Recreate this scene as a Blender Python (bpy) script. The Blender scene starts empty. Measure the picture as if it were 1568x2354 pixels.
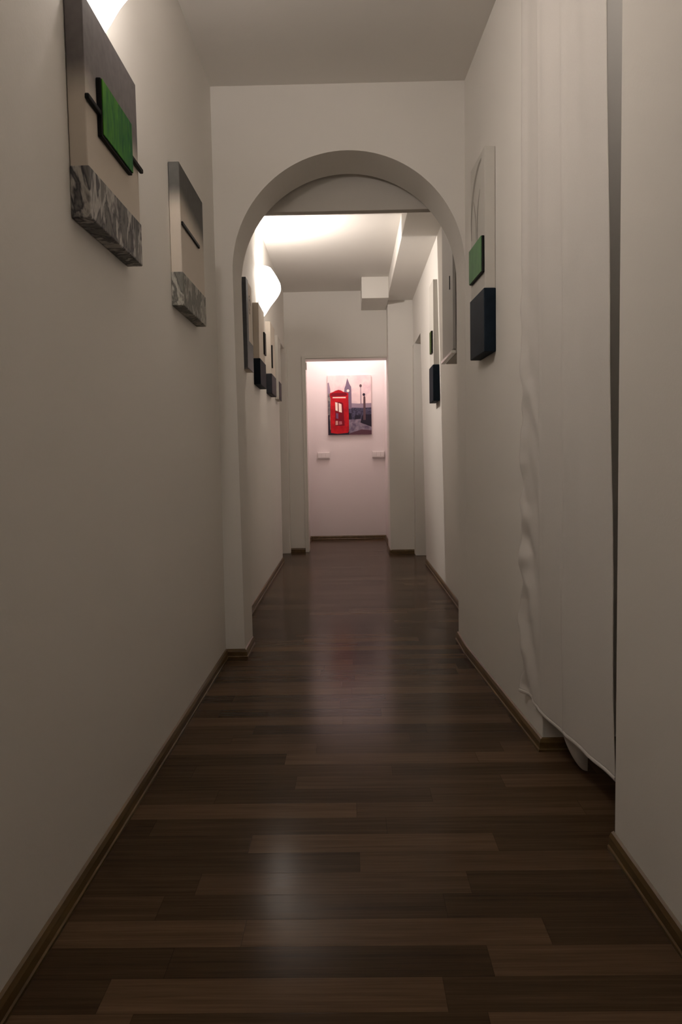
import bpy, bmesh, math, random
from mathutils import Matrix, Vector
random.seed(7)
C = bpy.context.scene.collection
PI = math.pi

# ------------------------------------------------------------------ materials
class NT:
    def __init__(s, name):
        s.m = bpy.data.materials.new(name); s.m.use_nodes = True
        s.t = s.m.node_tree; s.t.nodes.clear()
        s.out = s.t.nodes.new('ShaderNodeOutputMaterial')
    def n(s, kind, **kw):
        nd = s.t.nodes.new('ShaderNode' + kind)
        for k, v in kw.items():
            if k.startswith('i_'):
                key = k[2:]; key = int(key) if key.isdigit() else key.replace('_', ' ')
                if hasattr(v, 'is_output') or isinstance(v, bpy.types.NodeSocket): s.t.links.new(v, nd.inputs[key])
                else: nd.inputs[key].default_value = v
            else: setattr(nd, k, v)
        return nd
    def math(s, op, a, b=None, c=None, clamp=False):
        nd = s.t.nodes.new('ShaderNodeMath'); nd.operation = op; nd.use_clamp = clamp
        for i, v in enumerate((a, b, c)):
            if v is None: continue
            if isinstance(v, bpy.types.NodeSocket): s.t.links.new(v, nd.inputs[i])
            else: nd.inputs[i].default_value = v
        return nd.outputs[0]
    def mix(s, f, a, b):
        nd = s.t.nodes.new('ShaderNodeMix'); nd.data_type = 'RGBA'
        for k, v in ((0, f), (6, a), (7, b)):
            if isinstance(v, bpy.types.NodeSocket): s.t.links.new(v, nd.inputs[k])
            else: nd.inputs[k].default_value = v if k == 0 else (*v[:3], 1)
        return nd.outputs[2]
    def ramp(s, f, stops, interp='LINEAR'):
        nd = s.t.nodes.new('ShaderNodeValToRGB'); nd.color_ramp.interpolation = interp
        cr = nd.color_ramp
        while len(cr.elements) < len(stops): cr.elements.new(.5)
        for e, (p, c) in zip(cr.elements, stops): e.position = p; e.color = (*c[:3], 1)
        s.t.links.new(f, nd.inputs[0]); return nd.outputs[0]
    def sm(s, v, a, b):  # smoothstep 0..1 between a and b
        nd = s.n('MapRange', interpolation_type='SMOOTHSTEP', i_Value=v)
        nd.inputs['From Min'].default_value = a; nd.inputs['From Max'].default_value = b
        return nd.outputs[0]
    def link(s, a, b): s.t.links.new(a, b)
    def bsdf(s, color, rough=.6, spec=.3, bump=None, bs=.3, bd=.01, **kw):
        b = s.n('BsdfPrincipled')
        for k, v in (('Base Color', color), ('Roughness', rough), ('Specular IOR Level', spec), *kw.items()):
            if isinstance(v, bpy.types.NodeSocket): s.link(v, b.inputs[k])
            elif k == 'Base Color': b.inputs[k].default_value = (*v[:3], 1)
            else: b.inputs[k].default_value = v
        if bump is not None:
            bn = s.n('Bump', i_Height=bump); bn.inputs['Strength'].default_value = bs; bn.inputs['Distance'].default_value = bd
            s.link(bn.outputs[0], b.inputs['Normal'])
        s.link(b.outputs[0], s.out.inputs[0]); return b

def srgb(r, g, b):
    f = lambda c: (c/255/12.92 if c/255 <= .04045 else ((c/255+.055)/1.055)**2.4)
    return (f(r), f(g), f(b))

def flat(name, col, rough=.6, spec=.3, noise=0.0, scale=30, **kw):
    t = NT(name)
    if noise:
        co = t.n('TexCoord').outputs['Object']
        nz = t.n('TexNoise', i_Vector=co, i_Scale=scale, i_Detail=4.0).outputs[0]
        c = t.mix(nz, tuple(x*(1-noise) for x in col), tuple(x*(1+noise) for x in col))
        t.bsdf(c, rough, spec, bump=nz, bs=.15, bd=.003, **kw)
    else:
        co = t.n('TexCoord').outputs['Object']
        nz = t.n('TexNoise', i_Vector=co, i_Scale=60.0).outputs[0]
        t.bsdf(col, rough, spec, bump=nz, bs=.05, bd=.001, **kw)
    return t.m

def wall_mat(name, col):
    t = NT(name)
    co = t.n('TexCoord').outputs['Object']
    big = t.n('TexNoise', i_Vector=co, i_Scale=1.3, i_Detail=3.0).outputs[0]
    fine = t.n('TexNoise', i_Vector=co, i_Scale=140.0, i_Detail=3.0).outputs[0]
    med = t.n('TexNoise', i_Vector=co, i_Scale=9.0, i_Detail=3.0).outputs[0]
    c = t.mix(big, tuple(x*.95 for x in col), tuple(min(1, x*1.03) for x in col))
    h = t.math('ADD', t.math('MULTIPLY', fine, .25), med)
    t.bsdf(c, .75, .15, bump=h, bs=.25, bd=.004)
    return t.m

WALL = wall_mat('wall_paint', (.78, .755, .715))
WALLP = wall_mat('lobby_wall_paint', (.80, .745, .735))
CEIL = wall_mat('ceiling_paint', (.74, .71, .67))
DOORP = flat('door_paint', (.62, .60, .54), .35, .4)
CASING = flat('casing_paint', (.72, .69, .64), .4, .4)

def floor_mat():
    t = NT('wood_laminate')
    co = t.n('TexCoord').outputs['Object']
    xyz = t.n('SeparateXYZ', i_0=co); X, Y = xyz.outputs[0], xyz.outputs[1]
    P = .0824
    v = t.math('DIVIDE', t.math('ADD', Y, .0105 - .0824*0), P)
    v = t.math('ADD', v, 40.0)
    row = t.math('FLOOR', v); fv = t.math('FRACT', v)
    rnd = t.n('TexWhiteNoise', noise_dimensions='1D', i_W=row).outputs[0]
    u = t.math('DIVIDE', t.math('ADD', X, t.math('MULTIPLY', rnd, 3.7)), .58)
    u = t.math('ADD', u, 20.0)
    cell = t.math('FLOOR', u); fu = t.math('FRACT', u)
    cv = t.n('CombineXYZ', i_0=cell, i_1=row)
    tone = t.n('TexWhiteNoise', noise_dimensions='2D', i_Vector=cv.outputs[0]).outputs[0]
    # grain stretched along the boards (X)
    gx = t.n('CombineXYZ', i_0=t.math('MULTIPLY', X, 2.2), i_1=t.math('MULTIPLY', Y, 55.0), i_2=t.math('MULTIPLY', tone, 30.0))
    g1 = t.n('TexNoise', i_Vector=gx.outputs[0], i_Scale=1.0, i_Detail=6.0, i_Roughness=.65).outputs[0]
    gx2 = t.n('CombineXYZ', i_0=t.math('MULTIPLY', X, 6.0), i_1=t.math('MULTIPLY', Y, 260.0), i_2=t.math('MULTIPLY', tone, 11.0))
    g2 = t.n('TexNoise', i_Vector=gx2.outputs[0], i_Scale=1.0, i_Detail=3.0).outputs[0]
    f = t.math('ADD', t.math('MULTIPLY', tone, .55), t.math('MULTIPLY', t.math('SUBTRACT', g1, .5), .8))
    f = t.math('ADD', f, t.math('MULTIPLY', t.math('SUBTRACT', g2, .5), .45))
    f = t.math('ADD', f, .22, clamp=True)
    c = t.ramp(f, [(0, (.022, .0130, .008)), (.35, (.050, .030, .017)), (.65, (.084, .051, .029)), (1, (.125, .078, .044))])
    # seams
    e = t.math('MINIMUM', t.math('MULTIPLY', t.math('MINIMUM', fv, t.math('SUBTRACT', 1.0, fv)), P),
               t.math('MULTIPLY', t.math('MINIMUM', fu, t.math('SUBTRACT', 1.0, fu)), .58))
    seam = t.sm(e, .0, .0013)
    c = t.mix(t.math('MULTIPLY', t.math('SUBTRACT', 1.0, seam), .5), c, (.014, .008, .006))
    rg = t.math('ADD', .14, t.math('MULTIPLY', g1, .08))
    h = t.math('ADD', t.math('MULTIPLY', g2, .25), seam)
    t.bsdf(c, rg, .045, bump=h, bs=.05, bd=.002)
    return t.m
FLOOR = floor_mat()

def skirting_mat():
    t = NT('skirting_wood')
    co = t.n('TexCoord').outputs['Object']
    mp = t.n('Mapping', i_Vector=co); mp.inputs['Scale'].default_value = (30, 4, 60)
    g = t.n('TexNoise', i_Vector=mp.outputs[0], i_Scale=1.0, i_Detail=5.0).outputs[0]
    c = t.ramp(g, [(0.2, (.048, .027, .009)), (.55, (.105, .064, .022)), (.85, (.17, .112, .045))])
    t.bsdf(c, .35, .4, bump=g, bs=.1, bd=.002)
    return t.m
SKIRT = skirting_mat()

# ------------------------------------------------------------------ mesh building
class MB:
    def __init__(s): s.v = []; s.f = []; s.mi = []; s.mats = []
    def mid(s, m):
        if m not in s.mats: s.mats.append(m)
        return s.mats.index(m)
    def face(s, pts, m):
        b = len(s.v); s.v += [tuple(p) for p in pts]
        s.f.append(tuple(range(b, b+len(pts)))); s.mi.append(s.mid(m))
    def grid(s, rows, m, closed=False):
        b = len(s.v); n = len(rows[0])
        for r in rows: s.v += [tuple(p) for p in r]
        for i in range(len(rows)-1):
            for j in range(n if closed else n-1):
                k = (j+1) % n
                s.f.append((b+i*n+j, b+i*n+k, b+(i+1)*n+k, b+(i+1)*n+j)); s.mi.append(s.mid(m))
    def prism(s, pts, z0, z1, m, top=None):
        """pts = plan polygon (ccw); top = other plan polygon at z1 for leaning walls"""
        top = top or pts; n = len(pts); b = len(s.v)
        s.v += [(x, y, z0) for x, y in pts] + [(x, y, z1) for x, y in top]
        k = s.mid(m)
        s.f.append(tuple(b+i for i in reversed(range(n)))); s.mi.append(k)
        s.f.append(tuple(b+n+i for i in range(n))); s.mi.append(k)
        for i in range(n):
            j = (i+1) % n
            s.f.append((b+i, b+j, b+n+j, b+n+i)); s.mi.append(k)
    def box(s, x0, x1, y0, y1, z0, z1, m):
        s.prism([(x0, y0), (x1, y0), (x1, y1), (x0, y1)], z0, z1, m)
    def sweep(s, prof, path, m):
        """prof: (out, z) closed; path: list of (x, y, nx, ny) with outward offset direction"""
        rows = [[(x+nx*o, y+ny*o, z) for o, z in prof] for x, y, nx, ny in path]
        s.grid(rows, m, closed=True)
        b = len(s.v)
        s.face(rows[0][::-1], m); s.face(rows[-1], m)
    def build(s, name, parent=None, loc=(0, 0, 0), bevel=0, smooth=False, seg=2, origin=None):
        me = bpy.data.meshes.new(name)
        vs = s.v
        if origin: vs = [(x-origin[0], y-origin[1], z-origin[2]) for x, y, z in vs]; loc = origin
        me.from_pydata(vs, [], s.f)
        for m in s.mats: me.materials.append(m)
        for p, k in zip(me.polygons, s.mi): p.material_index = k
        bm = bmesh.new(); bm.from_mesh(me)
        bmesh.ops.remove_doubles(bm, verts=bm.verts, dist=1e-6)
        bmesh.ops.recalc_face_normals(bm, faces=bm.faces)
        bm.to_mesh(me); bm.free()
        if smooth:
            for p in me.polygons: p.use_smooth = True
        o = bpy.data.objects.new(name, me); C.objects.link(o); o.location = loc
        if parent: o.parent = parent
        if bevel:
            md = o.modifiers.new('bevel', 'BEVEL'); md.width = bevel; md.segments = seg
            md.limit_method = 'ANGLE'; md.angle_limit = math.radians(40)
        return o

def struct(o): o['kind'] = 'structure'; return o
def thing(name, label, cat, loc=(0, 0, 0), rz=0, group=None):
    o = bpy.data.objects.new(name, None); C.objects.link(o)
    o.empty_display_size = .05; o.location = loc; o.rotation_euler = (0, 0, rz)
    o['label'] = label; o['category'] = cat
    if group: o['group'] = group
    return o
def tag(o, label, cat, group=None):
    o['label'] = label; o['category'] = cat
    if group: o['group'] = group
    return o

H = 2.555      # ceiling height
# ------------------------------------------------------------------ room shell
m = MB(); m.box(-1.9, 1.9, -2.4, 8.9, -.1, 0, FLOOR); struct(m.build('floor'))
m = MB(); m.box(-1.9, 1.9, -2.4, 8.9, H, H+.1, CEIL); struct(m.build('ceiling'))
m = MB(); m.prism([(-.9, -2.2), (-.582, -2.2), (-.592, 3.36), (-.9, 3.36)], 0, H, WALL); struct(m.build('wall_left'))
m = MB(); m.box(-1.2, 1.7, -2.4, -2.2, 0, H, WALL); struct(m.build('wall_back'))
m = MB(); m.prism([(.605, -2.2), (1.7, -2.2), (1.7, 1.64), (.592, 1.64)], 0, H, WALL); struct(m.build('wall_right_near', bevel=.003))
m = MB(); m.prism([(.577, 2.22), (1.7, 2.22), (1.7, 3.62), (.528, 3.62), (.525, 3.35)], 0, H, WALL); struct(m.build('wall_right', bevel=.003))
m = MB(); m.box(1.45, 1.7, 1.64, 2.22, 0, H, flat('shaded_green_paint', (.06, .08, .06))); struct(m.build('wall_alcove'))  # green darkened to stand in for the unlit alcove

# arch wall
def arch():
    m = MB(); cx, r, zc = .005, .519, 1.755; y0, y1 = 3.35, 3.62; n = 56
    xl, xr = -.75, .60
    L, R = cx-r, cx+r
    pts = []
    for i in range(n+1):
        a = PI - PI*i/n
        x = cx + r*math.cos(a); z = zc + (r-.004)*math.sin(a)
        pts.append((x, z))
    jl0 = (-.503, 0); jr0 = (.525, 0)   # foot of the jambs
    prof = [jl0] + pts + [jr0]
    for y in (y0, y1):
        m.face([(xl, y, 0), (jl0[0], y, 0), (L, y, zc), (L, y, H), (xl, y, H)], WALL)
        m.face([(jr0[0], y, 0), (xr, y, 0), (xr, y, H), (R, y, H), (R, y, zc)], WALL)
        for (xa, za), (xb, zb) in zip(pts[:-1], pts[1:]):
            m.face([(xa, y, za), (xb, y, zb), (xb, y, H), (xa, y, H)], WALL)
    m.grid([[(x, y0, z) for x, z in prof], [(x, y1, z) for x, z in prof]], WALL)
    m.face([(xl, y0, H), (xr, y0, H), (xr, y1, H), (xl, y1, H)], WALL)
    m.face([(xl, y0, 0), (xl, y1, 0), (xl, y1, H), (xl, y0, H)], WALL)
    m.face([(xr, y0, 0), (xr, y1, 0), (xr, y1, H), (xr, y0, H)], WALL)
    o = m.build('wall_arch')
    md = o.modifiers.new('bevel', 'BEVEL'); md.width = .006; md.segments = 3; md.limit_method = 'ANGLE'; md.angle_limit = math.radians(50)
    return struct(o)
arch()

# lintel just beyond the arch and the pipe casing behind it
m = MB(); m.box(-.9, .9, 3.66, 3.71, 2.112, H, wall_mat('shaded_lintel_paint', (.60, .57, .53))); struct(m.build('wall_lintel', bevel=.003))  # ceiling paint darkened to put shade on the lintel face
m = MB(); m.box(.368, .9, 3.71, 7.06, 2.405, H, WALL); struct(m.build('ceiling_casing', bevel=.003))
m = MB(); m.box(.125, .368, 6.76, 7.3, 2.365, H, WALL); struct(m.build('ceiling_casing_branch', bevel=.003))
# far corridor side walls, each with a doorway
m = MB()
m.prism([(-.9, 3.62), (-.610, 3.62), (-.629, 6.62), (-.9, 6.62)], 0, H, WALL)
m.prism([(-.9, 6.62), (-.629, 6.62), (-.632, 7.3), (-.9, 7.3)], 2.0, H, WALL)
struct(m.build('wall_left_far'))
m = MB()
def lean(x0): return x0-.040
m.prism([(.648, 3.62), (1.0, 3.62), (1.0, 6.38), (.648, 6.38)], 0, H, WALL, top=[(.604, 3.62), (1.0, 3.62), (1.0, 6.38), (.604, 6.38)])
m.prism([(.6135, 6.38), (1.0, 6.38), (1.0, 7.05), (.6135, 7.05)], 1.98, H, WALL, top=[(.604, 6.38), (1.0, 6.38), (1.0, 7.05), (.604, 7.05)])
struct(m.build('wall_right_far'))
# end wall with the lobby opening
m = MB()
m.box(-1.2, -.437, 7.3, 7.46, 0, H, WALL)
m.box(-.437, .40, 7.3, 7.46, 1.912, H, WALL)
struct(m.build('wall_end', bevel=.003))
m = MB()
m.box(.372, 1.2, 7.06, 7.46, 0, H, WALL)
m.box(.602, 1.0, 6.9, 7.06, 0, 1.98, WALL)
struct(m.build('wall_end_column', bevel=.004))
m = MB(); m.box(-1.1, -.607, 7.2, 7.3, 0, 2.0, WALL); struct(m.build('wall_left_jamb', bevel=.003))
# lobby beyond the opening
m = MB(); m.box(-1.2, -.478, 7.46, 8.6, 0, H, WALLP); struct(m.build('wall_lobby_left'))
m = MB(); m.box(.398, 1.2, 7.46, 8.6, 0, H, WALLP); struct(m.build('wall_lobby_right'))
m = MB(); m.prism([(-1.2, 8.462), (1.2, 8.482), (1.2, 8.7), (-1.2, 8.7)], 0, H, WALLP); struct(m.build('wall_lobby_end'))

# doors standing in the two side recesses
def door(name, x, y0, y1, sgn, h):
    e = bpy.data.objects.new(name, None); C.objects.link(e); e.location = (x, y0, 0); struct(e)
    w = y1-y0
    m = MB(); m.box(0, .04*sgn, .0, w, 0.005, h, DOORP)
    for za, zb in ((.12, .85), (.95, h-.12)):
        m.box(-.006*sgn, 0, .09, w-.09, za, zb, DOORP)
    m.build('door_panel', e, bevel=.004)
    hm = MB(); hm.box(-.012*sgn, -.006*sgn, w-.085, w-.045, .93, 1.08, METAL)
    hm.box(-.055*sgn, -.012*sgn, w-.070, w-.058, 1.02, 1.032, METAL)
    hm.box(-.055*sgn, -.043*sgn, w-.17, w-.058, 1.02, 1.032, METAL)
    hm.build('door_handle', e, bevel=.003)
    return e
METAL = flat('brushed_metal', (.55, .54, .52), .3, .5, Metallic=1.0)
door('door_1', -.84, 6.64, 7.18, -1, 1.98)
door('door_2', .88, 6.40, 6.88, 1, 1.96)
m = MB(); m.box(-1.0, -.90, 6.5, 7.3, 0, H, WALL); struct(m.build('wall_left_recess'))
m = MB(); m.box(.94, 1.1, 6.3, 7.1, 0, H, WALL); struct(m.build('wall_right_recess'))

# slim casing round the lobby opening, with its hinge
m = MB()
m.box(-.462, -.437, 7.285, 7.3, 0, 1.93, CASING); m.box(-.437, -.427, 7.285, 7.46, 0, 1.912, CASING)
m.box(-.462, .372, 7.288, 7.3, 1.912, 1.935, CASING)
m.box(-.437, .372, 7.3, 7.46, 1.902, 1.912, CASING)
struct(m.build('trim_1', bevel=.002))
m = MB()
rows = [[(-.421+.006*math.cos(a), 7.283+.006*math.sin(a), z) for a in [k*PI/6 for k in range(12)]] for z in (1.80, 1.87)]
m.grid(rows, CASING, closed=True); m.face(rows[0], CASING); m.face(rows[1], CASING)
m.box(-.437, -.421, 7.281, 7.285, 1.80, 1.87, CASING)
tag(m.build('door_hinge', origin=(-.43, 7.283, 1.80)), 'small metal hinge at the top left corner of the lobby opening', 'hinge')

# ------------------------------------------------------------------ skirting
PROF = [(0, 0), (.0145, 0), (.0145, .007), (.0115, .010), (.0105, .028), (.006, .038), (0, .041)]
def skirt(name, path):
    m = MB(); m.sweep(PROF, path, SKIRT); return struct(m.build(name))
q = math.sqrt(.5)
skirt('baseboard_left', [(-.582, -2.2, 1, 0), (-.592, 3.35, 1, -1), (-.503, 3.35, 1, -1), (-.503, 3.60, 1, 0)])
skirt('baseboard_right_near', [(.605, -2.2, -1, 0), (.592, 1.645, -1, 0)])
skirt('baseboard_right', [(1.45, 2.22, 0, -1), (.577, 2.22, -1, -1), (.525, 3.35, -1, 0), (.526, 3.64, -1, 0)])
skirt('baseboard_left_far', [(-.610, 3.64, 1, 0), (-.629, 6.61, 1, 0)])
skirt('baseboard_right_far', [(.648, 3.64, -1, 0), (.648, 6.36, -1, 0)])
skirt('baseboard_end_left', [(-.607, 7.30, 0, -1), (-.462, 7.30, 0, -1)])
skirt('baseboard_end_right', [(.602, 7.06, 0, -1), (.392, 7.06, 0, -1), (.376, 7.068, -q, -q), (.370, 7.085, -1, 0), (.372, 7.46, -1, 0)])
skirt('baseboard_lobby', [(-.478, 7.47, 1, 0), (-.478, 8.468, 1, -1), (.398, 8.475, -1, -1), (.398, 7.47, -1, 0)])

# ------------------------------------------------------------------ canvas paint
def paint_grade(name, z0, z1, slope, light, dark, y_near=0.0):
    """cream field that darkens softly towards the top (hand painted fade); Object coords"""
    t = NT(name); co = t.n('TexCoord').outputs['Object']
    x = t.n('SeparateXYZ', i_0=co); Y, Z = x.outputs[1], x.outputs[2]
    nz = t.n('TexNoise', i_Vector=co, i_Scale=9.0, i_Detail=5.0).outputs[0]
    f = t.math('ADD', Z, t.math('MULTIPLY', Y, slope))
    f = t.math('ADD', f, t.math('MULTIPLY', t.math('SUBTRACT', nz, .5), .03))
    k = t.sm(f, z0, z1)
    st = t.n('TexNoise', i_Vector=co, i_Scale=45.0, i_Detail=3.0).outputs[0]
    d = t.mix(st, dark, tuple(c*1.7 for c in dark))
    t.bsdf(t.mix(k, light, d), .7, .2, bump=st, bs=.2, bd=.002)
    return t.m
def paint_marble(name, dark, lightc, green=0.0, sc=1.0):
    t = NT(name); co = t.n('TexCoord').outputs['Object']
    mp = t.n('Mapping', i_Vector=co); mp.inputs['Scale'].default_value = (11*sc, 11*sc, 5*sc)
    n1 = t.n('TexNoise', i_Vector=mp.outputs[0], i_Scale=1.0, i_Detail=4.0, i_Roughness=.55, i_Distortion=1.4).outputs[0]
    mp2 = t.n('Mapping', i_Vector=co); mp2.inputs['Scale'].default_value = (9*sc, 9*sc, 5*sc)
    w = t.n('TexNoise', i_Vector=mp2.outputs[0], i_Scale=1.6, i_Detail=3.0, i_Distortion=2.5).outputs[0]
    f = t.math('ADD', t.math('MULTIPLY', n1, .7), t.math('MULTIPLY', w, .3))
    mid = tuple((a+b)*.35 for a, b in zip(dark, lightc))
    c = t.ramp(f, [(.34, dark), (.43, mid), (.48, dark), (.53, lightc), (.60, mid)])
    t.bsdf(c, .6, .25, bump=n1, bs=.6, bd=.006)
    return t.m
def paint_green(name, a, b):
    t = NT(name); co = t.n('TexCoord').outputs['Object']
    mp = t.n('Mapping', i_Vector=co); mp.inputs['Scale'].default_value = (30, 60, 14); mp.inputs['Rotation'].default_value = (.5, 0, 0)
    n = t.n('TexNoise', i_Vector=mp.outputs[0], i_Scale=1.0, i_Detail=5.0, i_Distortion=.6).outputs[0]
    Y = t.n('SeparateXYZ', i_0=co).outputs[1]
    f = t.math('ADD', n, t.math('MULTIPLY', t.math('SUBTRACT', .18, Y), .9))
    c = t.ramp(f, [(.35, b), (.75, a)])
    t.bsdf(c, .6, .12, bump=n, bs=.4, bd=.003)
    return t.m
CREAM = (.60, .54, .47)
G1 = paint_grade('grey_fade_large', .235, .335, .03, CREAM, (.105, .096, .096))
G2 = paint_grade('grey_fade_small', .30, .40, .10, CREAM, (.062, .061, .057))
MARB1 = paint_marble('marbled_grey_paint', (.045, .044, .050), (.44, .42, .395))
MARB2 = paint_marble('marbled_green_grey_paint', (.085, .087, .078), (.42, .405, .36), sc=1.3)
BLACK = flat('black_lacquer', (.004, .004, .004), .5, .15)
GREEN = paint_green('green_brushed_paint', (.075, .25, .025), (.014, .095, .034))
GREEN2 = paint_green('pale_green_paint', (.060, .185, .052), (.040, .125, .038))
GREEN3 = paint_green('moss_green_paint', (.05, .075, .018), (.035, .055, .014))
NAVY = flat('navy_charcoal_paint', (.0065, .0115, .0185), .65, .08, noise=.5, scale=22)
STRIPE = flat('blue_grey_paint', (.10, .107, .118), .5, .2, noise=.35, scale=25)
SLATE = flat('slate_paint', (.026, .028, .034), .6, .12, noise=.45, scale=25)
WHITEC = flat('white_canvas', (.56, .54, .50), .75, .15, noise=.05, scale=14)
CREAMC = flat('cream_canvas', CREAM, .75, .15, noise=.06, scale=14)
ARC = flat('grey_brush_paint', (.30, .28, .25), .7, .2, noise=.25, scale=40)

def edge_canvas(label, loc, rz, sgn, group):
    return thing('wall_canvas', label, 'canvas', loc, rz, group)
GL = 'canvases on the left wall'; GR = 'canvases on the right wall'

# --- 1 large canvas with the green tile, nearest on the left
t = edge_canvas('large grey fading canvas with a green tile, nearest on the left wall', (-.5885, 1.605, 1.43), .0018, 1, GL)
m = MB(); m.box(.001, .040, 0, .392, 0, .466, G1); m.build('canvas', t, bevel=.003)
m = MB(); m.box(-.000, .0425, -.002, .394, -.002, .108, MARB1); m.build('marbled_band', t, bevel=.003)
m = MB(); m.box(.040, .050, -.008, .405, .242, .254, BLACK); m.build('rod', t, bevel=.003)
m = MB(); m.box(.0401, .051, .070, .296, .197, .324, BLACK); tl = m.build('tile', t, bevel=.002)
m = MB(); m.box(.0511, .054, .073, .294, .202, .322, GREEN); m.build('tile_face', tl, bevel=.001)
# --- 2 smaller canvas with a black line
t = edge_canvas('smaller grey fading canvas with one black line, left wall just before the arch', (-.5905, 2.50, 1.432), .0018, 1, GL)
m = MB(); m.box(.001, .038, 0, .39, 0, .468, G2); m.build('canvas', t, bevel=.003)
m = MB(); m.box(0, .0405, -.001, .392, -.002, .11, MARB2); m.build('marbled_band', t, bevel=.003)
m = MB(); m.box(.0381, .045, .004, .285, .264, .276, BLACK); m.build('rod', t, bevel=.0025)
# --- 3 slate canvas seen through the arch
t = edge_canvas('slate-edged canvas with a painted curl, first on the left wall beyond the arch', (-.6145, 4.20, 1.44), .0063, 1, GL)
m = MB(); m.box(.001, .040, 0, .26, 0, .50, CREAMC); m.build('canvas', t, bevel=.002)
m = MB(); m.box(0, .043, -.002, .075, -.002, .502, STRIPE); m.build('slate_strip', t, bevel=.002)
m = MB(); m.box(.0402, .043, .075, .262, -.002, .16, STRIPE); m.build('slate_corner', t, bevel=.002)
m = MB()
for k in range(2):
    pts = [(.0405, .16+(.045-.018*k)*math.cos(a), .38+(.055-.02*k)*math.sin(a)) for a in [i*PI/12 for i in range(20)]]
    inn = [(.0405, .16+(.037-.018*k)*math.cos(a), .38+(.045-.02*k)*math.sin(a)) for a in [i*PI/12 for i in range(20)]]
    m.grid([pts, inn], BLACK)
m.build('painted_curl', t)
# --- 4 canvas with a black block foot, below the lamp
def block_canvas(label, loc, rz, w, h, side, foot_h, foot, group, s=1, tile=None, tile_mat=BLACK, d=.04):
    t = edge_canvas(label, loc, rz, s, group)
    def bx(x0, x1, *a):
        mm = MB(); mm.box(min(x0*s, x1*s), max(x0*s, x1*s), *a); return mm
    bx(.001, d, 0, w, 0, h, side).build('canvas', t, bevel=.002)
    bx(0, d+.005, -.004, w+.002, -.003, foot_h, foot).build('painted_block', t, bevel=.003)
    if tile:
        y0, y1, z0, z1 = tile
        bx(d+.0001, d+.010, y0, y1, z0, z1, BLACK).build('tile', t, bevel=.002) if tile_mat is BLACK else None
        if tile_mat is not BLACK:
            tt = bx(d+.0001, d+.011, y0, y1, z0, z1, BLACK).build('tile', t, bevel=.002)
            bx(d+.0111, d+.013, y0+.002, y1-.001, z0+.002, z1-.001, tile_mat).build('tile_face', tt)
    return t
block_canvas('cream canvas with a dark foot block hanging under the lit lamp beyond the arch', (-.6185, 4.81, 1.41), .0063, .33, .52, CREAMC, .165, NAVY, GL, tile=(.245, .335, .225, .375))
block_canvas('cream canvas with slate foot and thin dark bar, third beyond the arch on the left', (-.6235, 5.56, 1.42), .0063, .33, .53, CREAMC, .145, SLATE, GL, tile=(.03, .055, .19, .36))
t = edge_canvas('pale canvas, farthest on the left wall beside the doorway', (-.6275, 6.22, 1.43), .0063, 1, GL)
m = MB(); m.box(.001, .034, 0, .26, 0, .53, WHITEC); m.build('canvas', t, bevel=.002)
m = MB(); m.box(.0341, .037, .02, .24, .0, .15, SLATE); m.build('painted_block', t)
# --- right wall, near the arch
t = block_canvas('white canvas with faint arcs and green tile, right wall before the arch', (.5505, 2.795, 1.303), .0460, .245, .745, WHITEC, .232, NAVY, GR, s=-1, tile=(.005, .225, .292, .425), tile_mat=GREEN2)
m = MB()
def ribbon(c, r, a0, a1, w, n=24):
    o, i = [], []
    for k in range(n+1):
        a = a0+(a1-a0)*k/n; ww = w*(.35+.65*math.sin(PI*k/n))
        o.append((-.0404, c[0]+(r[0]+ww)*math.cos(a), c[1]+(r[1]+ww)*math.sin(a)))
        i.append((-.0404, c[0]+r[0]*math.cos(a), c[1]+r[1]*math.sin(a)))
    m.grid([o, i], ARC)
ribbon((.03, .50), (.195, .215), -.15, 1.45, .030)
ribbon((.02, .47), (.10, .17), -.6, 1.0, .020)
ribbon((.22, .40), (.07, .22), 1.9, 3.0, .012)
m.build('painted_arc', t)
block_canvas('narrow white canvas with green tile and navy block, right wall beyond the arch', (.6215, 5.12, 1.308), 0, .24, .82, WHITEC, .245, NAVY, GR, s=-1, tile=(.03, .13, .33, .48), tile_mat=GREEN3)

# ------------------------------------------------------------------ wall cabinet beyond the arch on the right
t = thing('wall_cabinet', 'shallow white wall cabinet high on the right just beyond the arch', 'cabinet', (.632, 3.78, 1.437))
m = MB(); m.box(-.085, 0, 0, .43, 0, .80, WHITEC); m.build('cabinet_body', t, bevel=.003)
m = MB(); m.box(-.103, -.087, .006, .424, .022, .79, flat('grey_cabinet_enamel', (.40, .385, .36), .5, .3)); dr = m.build('cabinet_door', t, bevel=.003)
m = MB(); m.box(-.107, -.103, .10, .11, .34, .41, SLATE); m.build('handle', dr, bevel=.002)
m = MB(); m.box(-.112, -.087, .0, .43, .0, .016, flat('lit_white_enamel', (.85, .83, .80), .25, .5)); m.build('bright_lip', t, bevel=.003)  # bottom lip coloured whiter in place of light catching it

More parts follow.
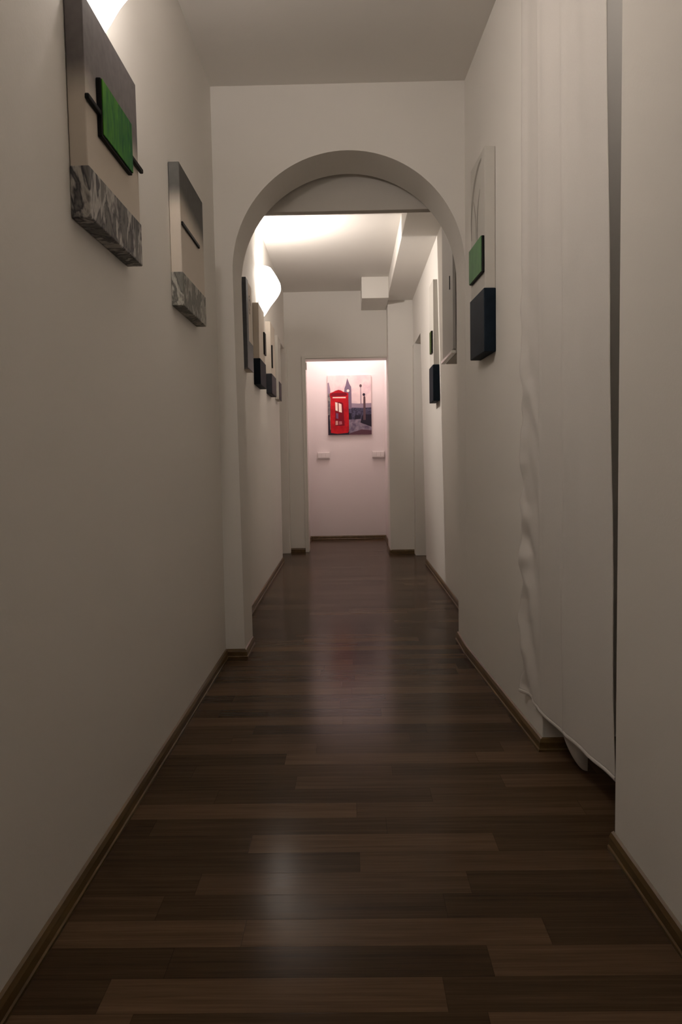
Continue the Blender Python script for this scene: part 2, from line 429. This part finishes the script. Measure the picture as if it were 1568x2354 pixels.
# ------------------------------------------------------------------ London print on the lobby wall
def lp(n, c, **k): return flat(n, c, .6, .2, **k)
t = thing('wall_picture', 'unframed print of a red telephone box and clock tower on the lobby wall', 'picture', (-.2505, 8.4685, 1.2), 0.0076)
def sky():
    s = NT('print_sky'); co = s.n('TexCoord').outputs['Object']
    n = s.n('TexNoise', i_Vector=co, i_Scale=5.0, i_Detail=5.0).outputs[0]
    c = s.ramp(n, [(.3, srgb(205, 185, 190)), (.55, srgb(235, 215, 212)), (.75, srgb(195, 165, 180))]); s.bsdf(c, .6, .2); return s.m
def street(name, a, b, sc=30):
    s = NT(name); co = s.n('TexCoord').outputs['Object']
    n = s.n('TexNoise', i_Vector=co, i_Scale=float(sc), i_Detail=4.0).outputs[0]
    c = s.ramp(n, [(.35, a), (.65, b)]); s.bsdf(c, .6, .2); return s.m
SKY = sky()
W_, H_ = .497, .676
m = MB(); m.box(0, W_, -.022, 0, 0, H_, SKY); cv = m.build('canvas', t, bevel=.002)
def UV(X, Y): return ((X-290)/875*W_, (1395-Y)/1200*H_)
class PR:
    def __init__(s): s.m = MB(); s.d = -.0226
    def poly(s, pts, mat):
        s.m.face([(UV(x, y)[0], s.d, UV(x, y)[1]) for x, y in pts], mat); s.d -= .00025
    def disc(s, x, y, r, mat, ry=None):
        s.poly([(x+r*math.cos(a), y+(ry or r)*math.sin(a)) for a in [k*PI/10 for k in range(20)]], mat)
p = PR()
grey = lp('print_tower_grey', srgb(120, 105, 125)); hz = lp('print_haze', srgb(150, 135, 150)); dk = lp('print_dark', srgb(38, 34, 48))
bank = street('print_embankment', srgb(45, 42, 60), srgb(85, 82, 105), 45); road = street('print_pavement', srgb(95, 85, 105), srgb(140, 130, 142), 25)
white = lp('print_white', srgb(245, 225, 210)); red = street('print_red', srgb(160, 14, 30), srgb(200, 26, 36), 16); dred = lp('print_dark_red', srgb(120, 8, 30))
brn = lp('print_lamp', srgb(90, 70, 75)); rust = lp('print_kerb', srgb(90, 62, 72))
p.poly([(292, 560), (345, 560), (345, 470), (318, 335), (292, 350)], hz)
p.poly([(292, 1393), (345, 1393), (345, 560), (292, 560)], street('print_left_street', srgb(90, 85, 95), srgb(150, 150, 140), 30))
p.poly([(690, 860), (1165, 860), (1165, 762), (900, 770), (780, 760), (690, 770)], hz)
p.poly([(690, 1090), (1165, 1090), (1165, 850), (960, 856), (780, 848), (690, 856)], bank)
p.poly([(690, 1393), (1165, 1393), (1165, 1075), (690, 1090)], road)
p.poly([(690, 1393), (1165, 1393), (1165, 1310), (960, 1290), (690, 1375)], rust)
p.poly([(700, 1080), (770, 1080), (760, 960), (715, 950)], dk); p.poly([(820, 1090), (940, 1070), (960, 1000), (840, 1000)], dk)
p.poly([(940, 1150), (1165, 1240), (1165, 990), (1000, 990), (960, 1080)], dk)
p.poly([(700, 870), (770, 870), (768, 540), (765, 430), (735, 380), (690, 255), (655, 400), (632, 460), (622, 545), (700, 560)], grey)
p.disc(702, 508, 27, white)
p.poly([(948, 770), (966, 770), (962, 440), (950, 440)], hz); p.disc(955, 412, 24, brn, 30)
p.poly([(1000, 1100), (1050, 1100), (1046, 640), (1028, 610), (1008, 640)], brn); p.disc(1018, 590, 26, dk, 28)
p.poly([(292, 1393), (420, 1393), (400, 1330), (330, 1290), (320, 980), (296, 1000)], dk)
p.poly([(292, 1394), (712, 1394), (712, 1330), (292, 1330)], dk)
p.poly([(345, 1350), (480, 1372), (690, 1352), (712, 1300), (706, 560), (692, 548), (610, 530), (560, 500), (510, 488), (450, 505), (400, 530), (345, 548), (332, 590), (350, 660), (338, 1100)], red)
p.poly([(352, 600), (380, 552), (660, 545), (690, 590), (660, 612), (400, 615)], dred)
p.poly([(388, 652), (655, 655), (652, 632), (395, 630)], white)
p.poly([(432, 1215), (622, 1210), (600, 760), (560, 735), (438, 725)], dred)
p.poly([(445, 900), (492, 915), (490, 745), (440, 732)], white); p.poly([(512, 930), (572, 945), (566, 775), (508, 752)], white)
p.poly([(455, 1060), (500, 1070), (497, 960), (455, 955)], lp('print_glass', srgb(110, 75, 110)))
p.poly([(440, 1195), (492, 1190), (490, 1110), (446, 1110)], lp('print_glass_low', srgb(200, 150, 140)))
p.poly([(512, 1190), (575, 1180), (568, 1120), (512, 1120)], lp('print_glass_low_pink', srgb(180, 95, 105)))
p.m.build('printed_image', cv)

# ------------------------------------------------------------------ two white switch units
PLASTIC = flat('white_plastic', (.78, .74, .72), .3, .5)
def switch(label, x, z):
    t = thing('wall_switch', label, 'switch', (x, 8.466, z), .0076, None)
    m = MB(); m.box(0, .142, -.022, 0, .0, .076, PLASTIC); pl = m.build('switch_plate', t, bevel=.004)
    for k in range(3):
        m = MB(); m.prism([(.006+k*.044, -.028), (.048+k*.044, -.028), (.048+k*.044, -.022), (.006+k*.044, -.022)], .010, .066, PLASTIC)
        m.build('rocker', t, bevel=.002)
    return t
switch('white triple wall switch low on the lobby wall, left of the two', -.378, .932)
switch('white triple wall switch low on the lobby wall, right of the two', .248, .935)

# ------------------------------------------------------------------ curtain
def curtain_mat():
    t = NT('white_voile'); co = t.n('TexCoord').outputs['Object']
    w = t.n('TexNoise', i_Vector=co, i_Scale=260.0, i_Detail=2.0).outputs[0]
    x = t.n('SeparateXYZ', i_0=co); Zc = x.outputs[2]
    col = t.mix(w, (.80, .77, .735), (.87, .84, .805))
    bn = t.n('Bump', i_Height=w); bn.inputs['Strength'].default_value = .12; bn.inputs['Distance'].default_value = .001
    d = t.n('BsdfPrincipled', i_Roughness=.7); t.link(col, d.inputs['Base Color']); d.inputs['Specular IOR Level'].default_value = .25
    d.inputs['Sheen Weight'].default_value = .05; t.link(bn.outputs[0], d.inputs['Normal'])
    tr = t.n('BsdfTranslucent'); tr.inputs[0].default_value = (.60, .57, .53, 1)
    mx = t.n('MixShader', i_0=.12); t.link(d.outputs[0], mx.inputs[1]); t.link(tr.outputs[0], mx.inputs[2])
    tp = t.n('BsdfTransparent'); m2 = t.n('MixShader', i_0=.20); t.link(mx.outputs[0], m2.inputs[1]); t.link(tp.outputs[0], m2.inputs[2])
    t.link(m2.outputs[0], t.out.inputs[0]); return t.m
VOILE = curtain_mat()
def sheet(fn, nu, nz, name, parent, hem=True):
    m = MB(); rows = []
    for i in range(nz+1):
        rows.append([fn(j/nu, i/nz) for j in range(nu+1)])
    m.grid(rows, VOILE)
    o = m.build(name, parent, smooth=True)
    sd = o.modifiers.new('thick', 'SOLIDIFY'); sd.thickness = .0012; sd.offset = 0
    return o
cur = thing('curtain', 'long white voile curtain hanging across the doorway on the right', 'curtain', (.58, 2.0, 0))
ZT = 2.42
def cpos(u, k):
    # u 0 = far edge, 1 = near edge ; k 0 = hem, 1 = top
    y = 2.375 - .672*u
    x = .5475 + .066*u - .025*k*u + .004
    z = .132 + (ZT-.132)*k
    z += (1-k)*.005*math.sin(u*7+1)
    dn = 1-k
    # soft vertical folds
    f = .0060*math.sin(u*11.5+.6) + .0018*math.sin(u*27+2)
    x += f*(.7+.5*k)
    x += -.007*math.exp(-((u-.27)/.022)**2)*(.3+.7*k) - .009*math.exp(-((u-.02)/.045)**2) - .007*math.exp(-((u-.55)/.022)**2)*(.3+.7*k)
    # wrinkled selvedge on the far side
    e = math.exp(-(u/.14)**2)*min(1, max(0, dn-.36)*3)
    y += e*(.010*math.sin(z*38+u*9+1.7*math.sin(z*11)) + .004*math.sin(z*83+1)) + .02*math.exp(-(u/.25)**2)*max(0, dn-.5)
    x += e*(.0065*math.sin(z*31+u*26+1.3*math.sin(z*9)) + .002*math.sin(z*63-u*17))
    # slanting drag wrinkles
    x += .0050*math.sin((z*1.0+u*.9)*30+1.6*math.sin(z*6))*math.exp(-((u-.14)/.10)**2)*min(1, max(0, dn-.4)*3)
    x += .002*math.sin(z*9+u*14)*dn
    y += .045*u*k      # near edge drifts away from the wall towards the top
    x = min(x, .573-.046*(y-2.22) if y > 2.22 else .573+.6*(2.22-y))
    return (x-.58, y-2.0, z)
sheet(cpos, 110, 220, 'curtain_panel', cur)
def hempos(u, k):
    x, y, z = cpos(u, 0)
    a = k*2*PI
    return (x+.0032*math.cos(a), y, z+.006*math.sin(a))
m = MB(); m.grid([[hempos(j/90, i/8) for j in range(91)] for i in range(9)], VOILE); m.build('hem', cur, smooth=True)
def backpos(u, k):
    z0 = .135 - .108*math.sin(min(1, u)*PI/2)**.8
    z = z0 + (ZT-z0)*k
    x = .580 + .066*u + .004*math.sin(z*8)
    y = 2.03 - .03*u + .006*math.sin(u*7+z*3)
    return (x-.58, y-2.0, z)
sheet(backpos, 24, 60, 'folded_lining', cur)
# curtain rod
m = MB()
a0, a1 = Vector((.548, 2.44, ZT+.02)), Vector((.590, 1.66, ZT+.02))
dv = (a1-a0).normalized(); s1 = dv.cross(Vector((0, 0, 1))).normalized(); s2 = s1.cross(dv)
rows = [[tuple(a0+(a1-a0)*k+s1*.008*math.cos(b)+s2*.008*math.sin(b)) for b in [q_*PI/8 for q_ in range(16)]] for k in (0, .5, 1)]
m.grid(rows, METAL, closed=True); m.face(rows[0], METAL); m.face(rows[-1], METAL)
rod = m.build('rod', None); rod.location = (0, 0, 0)
tag(rod, 'thin metal rod carrying the white curtain', 'curtain rod')
rod.name = 'curtain_rod'

# ------------------------------------------------------------------ wall lamps
def shade_mat():
    t = NT('frosted_lamp_glass')
    co = t.n('TexCoord').outputs['Object']
    nz = t.n('TexNoise', i_Vector=co, i_Scale=12.0).outputs[0]
    e = t.n('Emission', i_Strength=SHADE_E); e.inputs[0].default_value = (1, .93, .84, 1)
    tr = t.n('BsdfTransparent'); tr.inputs[0].default_value = (.70, .70, .70, 1)
    gl = t.n('BsdfTranslucent'); gl.inputs[0].default_value = (.9, .88, .85, 1)
    m1 = t.n('MixShader', i_0=.72); t.link(tr.outputs[0], m1.inputs[1]); t.link(gl.outputs[0], m1.inputs[2])
    ad = t.n('AddShader'); t.link(m1.outputs[0], ad.inputs[0]); t.link(e.outputs[0], ad.inputs[1])
    t.link(ad.outputs[0], t.out.inputs[0]); return t.m
SHADE_E = 1.7
LAMPC = (1.0, .895, .82)
SH = shade_mat()
def wall_lamp(label, x, y0, power, fill):
    t = thing('wall_lamp', label, 'lamp', (x, y0, 1.90), 0, 'uplighter wall lamps on the left wall')
    kn = [(.0, .006), (.03, .035), (.08, .068), (.13, .108), (.18, .140), (.225, .142), (.27, .122), (.31, .098), (.335, .080)]
    prof = []
    for i in range(len(kn)-1):
        p0, p1, p2, p3 = kn[max(i-1, 0)], kn[i], kn[i+1], kn[min(i+2, len(kn)-1)]
        for k in range(4):
            u = k/4
            prof.append(tuple(.5*(2*b+(c-a)*u+(2*a-5*b+4*c-d)*u*u+(3*b-a-3*c+d)*u**3) for a, b, c, d in zip(p0, p1, p2, p3)))
    prof.append(kn[-1])
    L = .26
    rows = []
    for z, r in prof:
        sc = .35+.65*min(1, r/.12)
        row = []
        for k in range(25):
            a = -PI/2 + PI*k/24
            row.append((.012+r*math.cos(a), L/2+L/2*sc*math.sin(a), z))
        rows.append(row)
    m = MB(); m.grid(rows, SH); m.build('lamp_shade', t, smooth=True)
    m = MB(); m.box(0.001, .011, L/2-.05, L/2+.05, .06, .30, METAL); m.build('back_plate', t, bevel=.003)
    m = MB(); m.box(.011, .05, L/2-.012, L/2+.012, .13, .16, METAL); m.build('bulb_holder', t, bevel=.003)
    li = bpy.data.lights.new('lamp_light', 'SPOT'); li.energy = power; li.color = LAMPC
    li.spot_size = PI; li.spot_blend = 0.0; li.shadow_soft_size = .012; li.show_cone = False
    lo = bpy.data.objects.new('lamp_light', li); C.objects.link(lo); lo.parent = t
    lo.location = (.075, .03, .33)
    d = Vector((0.25, 1, .06)).normalized(); d = Vector((0.0, 1, 0.0))
    lo.rotation_euler = d.to_track_quat('-Z', 'Y').to_euler()
    li = bpy.data.lights.new('bulb_light', 'POINT'); li.energy = fill; li.color = LAMPC; li.shadow_soft_size = .03
    lo = bpy.data.objects.new('bulb_light', li); C.objects.link(lo); lo.parent = t; lo.location = (.07, .16, .31)
    return t
wall_lamp('glowing frosted wall lamp beyond the arch on the left', -.6195, 5.045, 42, 6)
wall_lamp('glowing frosted wall lamp above the green tile canvas at the top left', -.589, 1.62, 7, 28)
wall_lamp('added unseen wall lamp behind the viewer, fill for the near walls', -.583, -1.45, 2, 3)  # unseen lamp added to fill the near walls with light

# lobby lamp: ceiling globe hidden above the opening
GLOBE = NT('globe_glass'); e = GLOBE.n('Emission', i_Strength=8.0); e.inputs[0].default_value = (1, .88, .86, 1); GLOBE.link(e.outputs[0], GLOBE.out.inputs[0])
t = thing('ceiling_lamp', 'small glowing ceiling lamp in the lobby above the print', 'lamp', (-.04, 8.0, H))
m = MB(); rows = [[(.075*math.sin(b)*math.cos(a), .075*math.sin(b)*math.sin(a), -.10-.075*math.cos(b)) for a in [k*PI/12 for k in range(24)]] for b in [j*PI/12+.001 for j in range(13)]]
m.grid(rows, GLOBE.m, closed=True); m.build('globe', t, smooth=True)
m = MB(); m.box(-.04, .04, -.04, .04, -.03, 0, METAL); m.build('ceiling_mount', t, bevel=.006)
li = bpy.data.lights.new('globe_light', 'POINT'); li.energy = 12; li.color = (1, .83, .81); li.shadow_soft_size = .08
lo = bpy.data.objects.new('globe_light', li); C.objects.link(lo); lo.parent = t; lo.location = (0, 0.0, -.26)

# ------------------------------------------------------------------ world, camera
li = bpy.data.lights.new('alcove_fill', 'SPOT'); li.energy = 5; li.color = LAMPC; li.shadow_soft_size = .05  # unseen fill added to brighten the gap beside the curtain
li.spot_size = math.radians(95); li.spot_blend = 1.0
lo = bpy.data.objects.new('alcove_fill', li); C.objects.link(lo); lo.location = (1.05, 1.72, 2.45)
lo.rotation_euler = Vector((-.25, .5, -.28)).to_track_quat('-Z', 'Y').to_euler()
w = bpy.data.worlds.new('world'); bpy.context.scene.world = w; w.use_nodes = True
w.node_tree.nodes['Background'].inputs[0].default_value = (.9, .85, .8, 1); w.node_tree.nodes['Background'].inputs[1].default_value = .02

M = Matrix(((0.99977, 0.01299, -0.01694), (0.01601, 0.06906, 0.99748), (0.01412, -0.99753, 0.06884)))
cam = bpy.data.cameras.new('camera'); co = bpy.data.objects.new('camera', cam); C.objects.link(co)
co.matrix_world = Matrix.Translation((0, 0, .9)) @ M.transposed().to_4x4()
cam.sensor_fit = 'VERTICAL'; cam.sensor_height = 36; cam.lens = 1690/2354*36; cam.clip_start = .02
bpy.context.scene.camera = co
sc = bpy.context.scene
sc.view_settings.view_transform = 'Standard'; sc.view_settings.look = 'None'
sc.view_settings.exposure = 0; sc.view_settings.gamma = 1
sc.cycles.max_bounces = 10; sc.cycles.diffuse_bounces = 7; sc.cycles.transparent_max_bounces = 12
sc.cycles.sample_clamp_indirect = 4
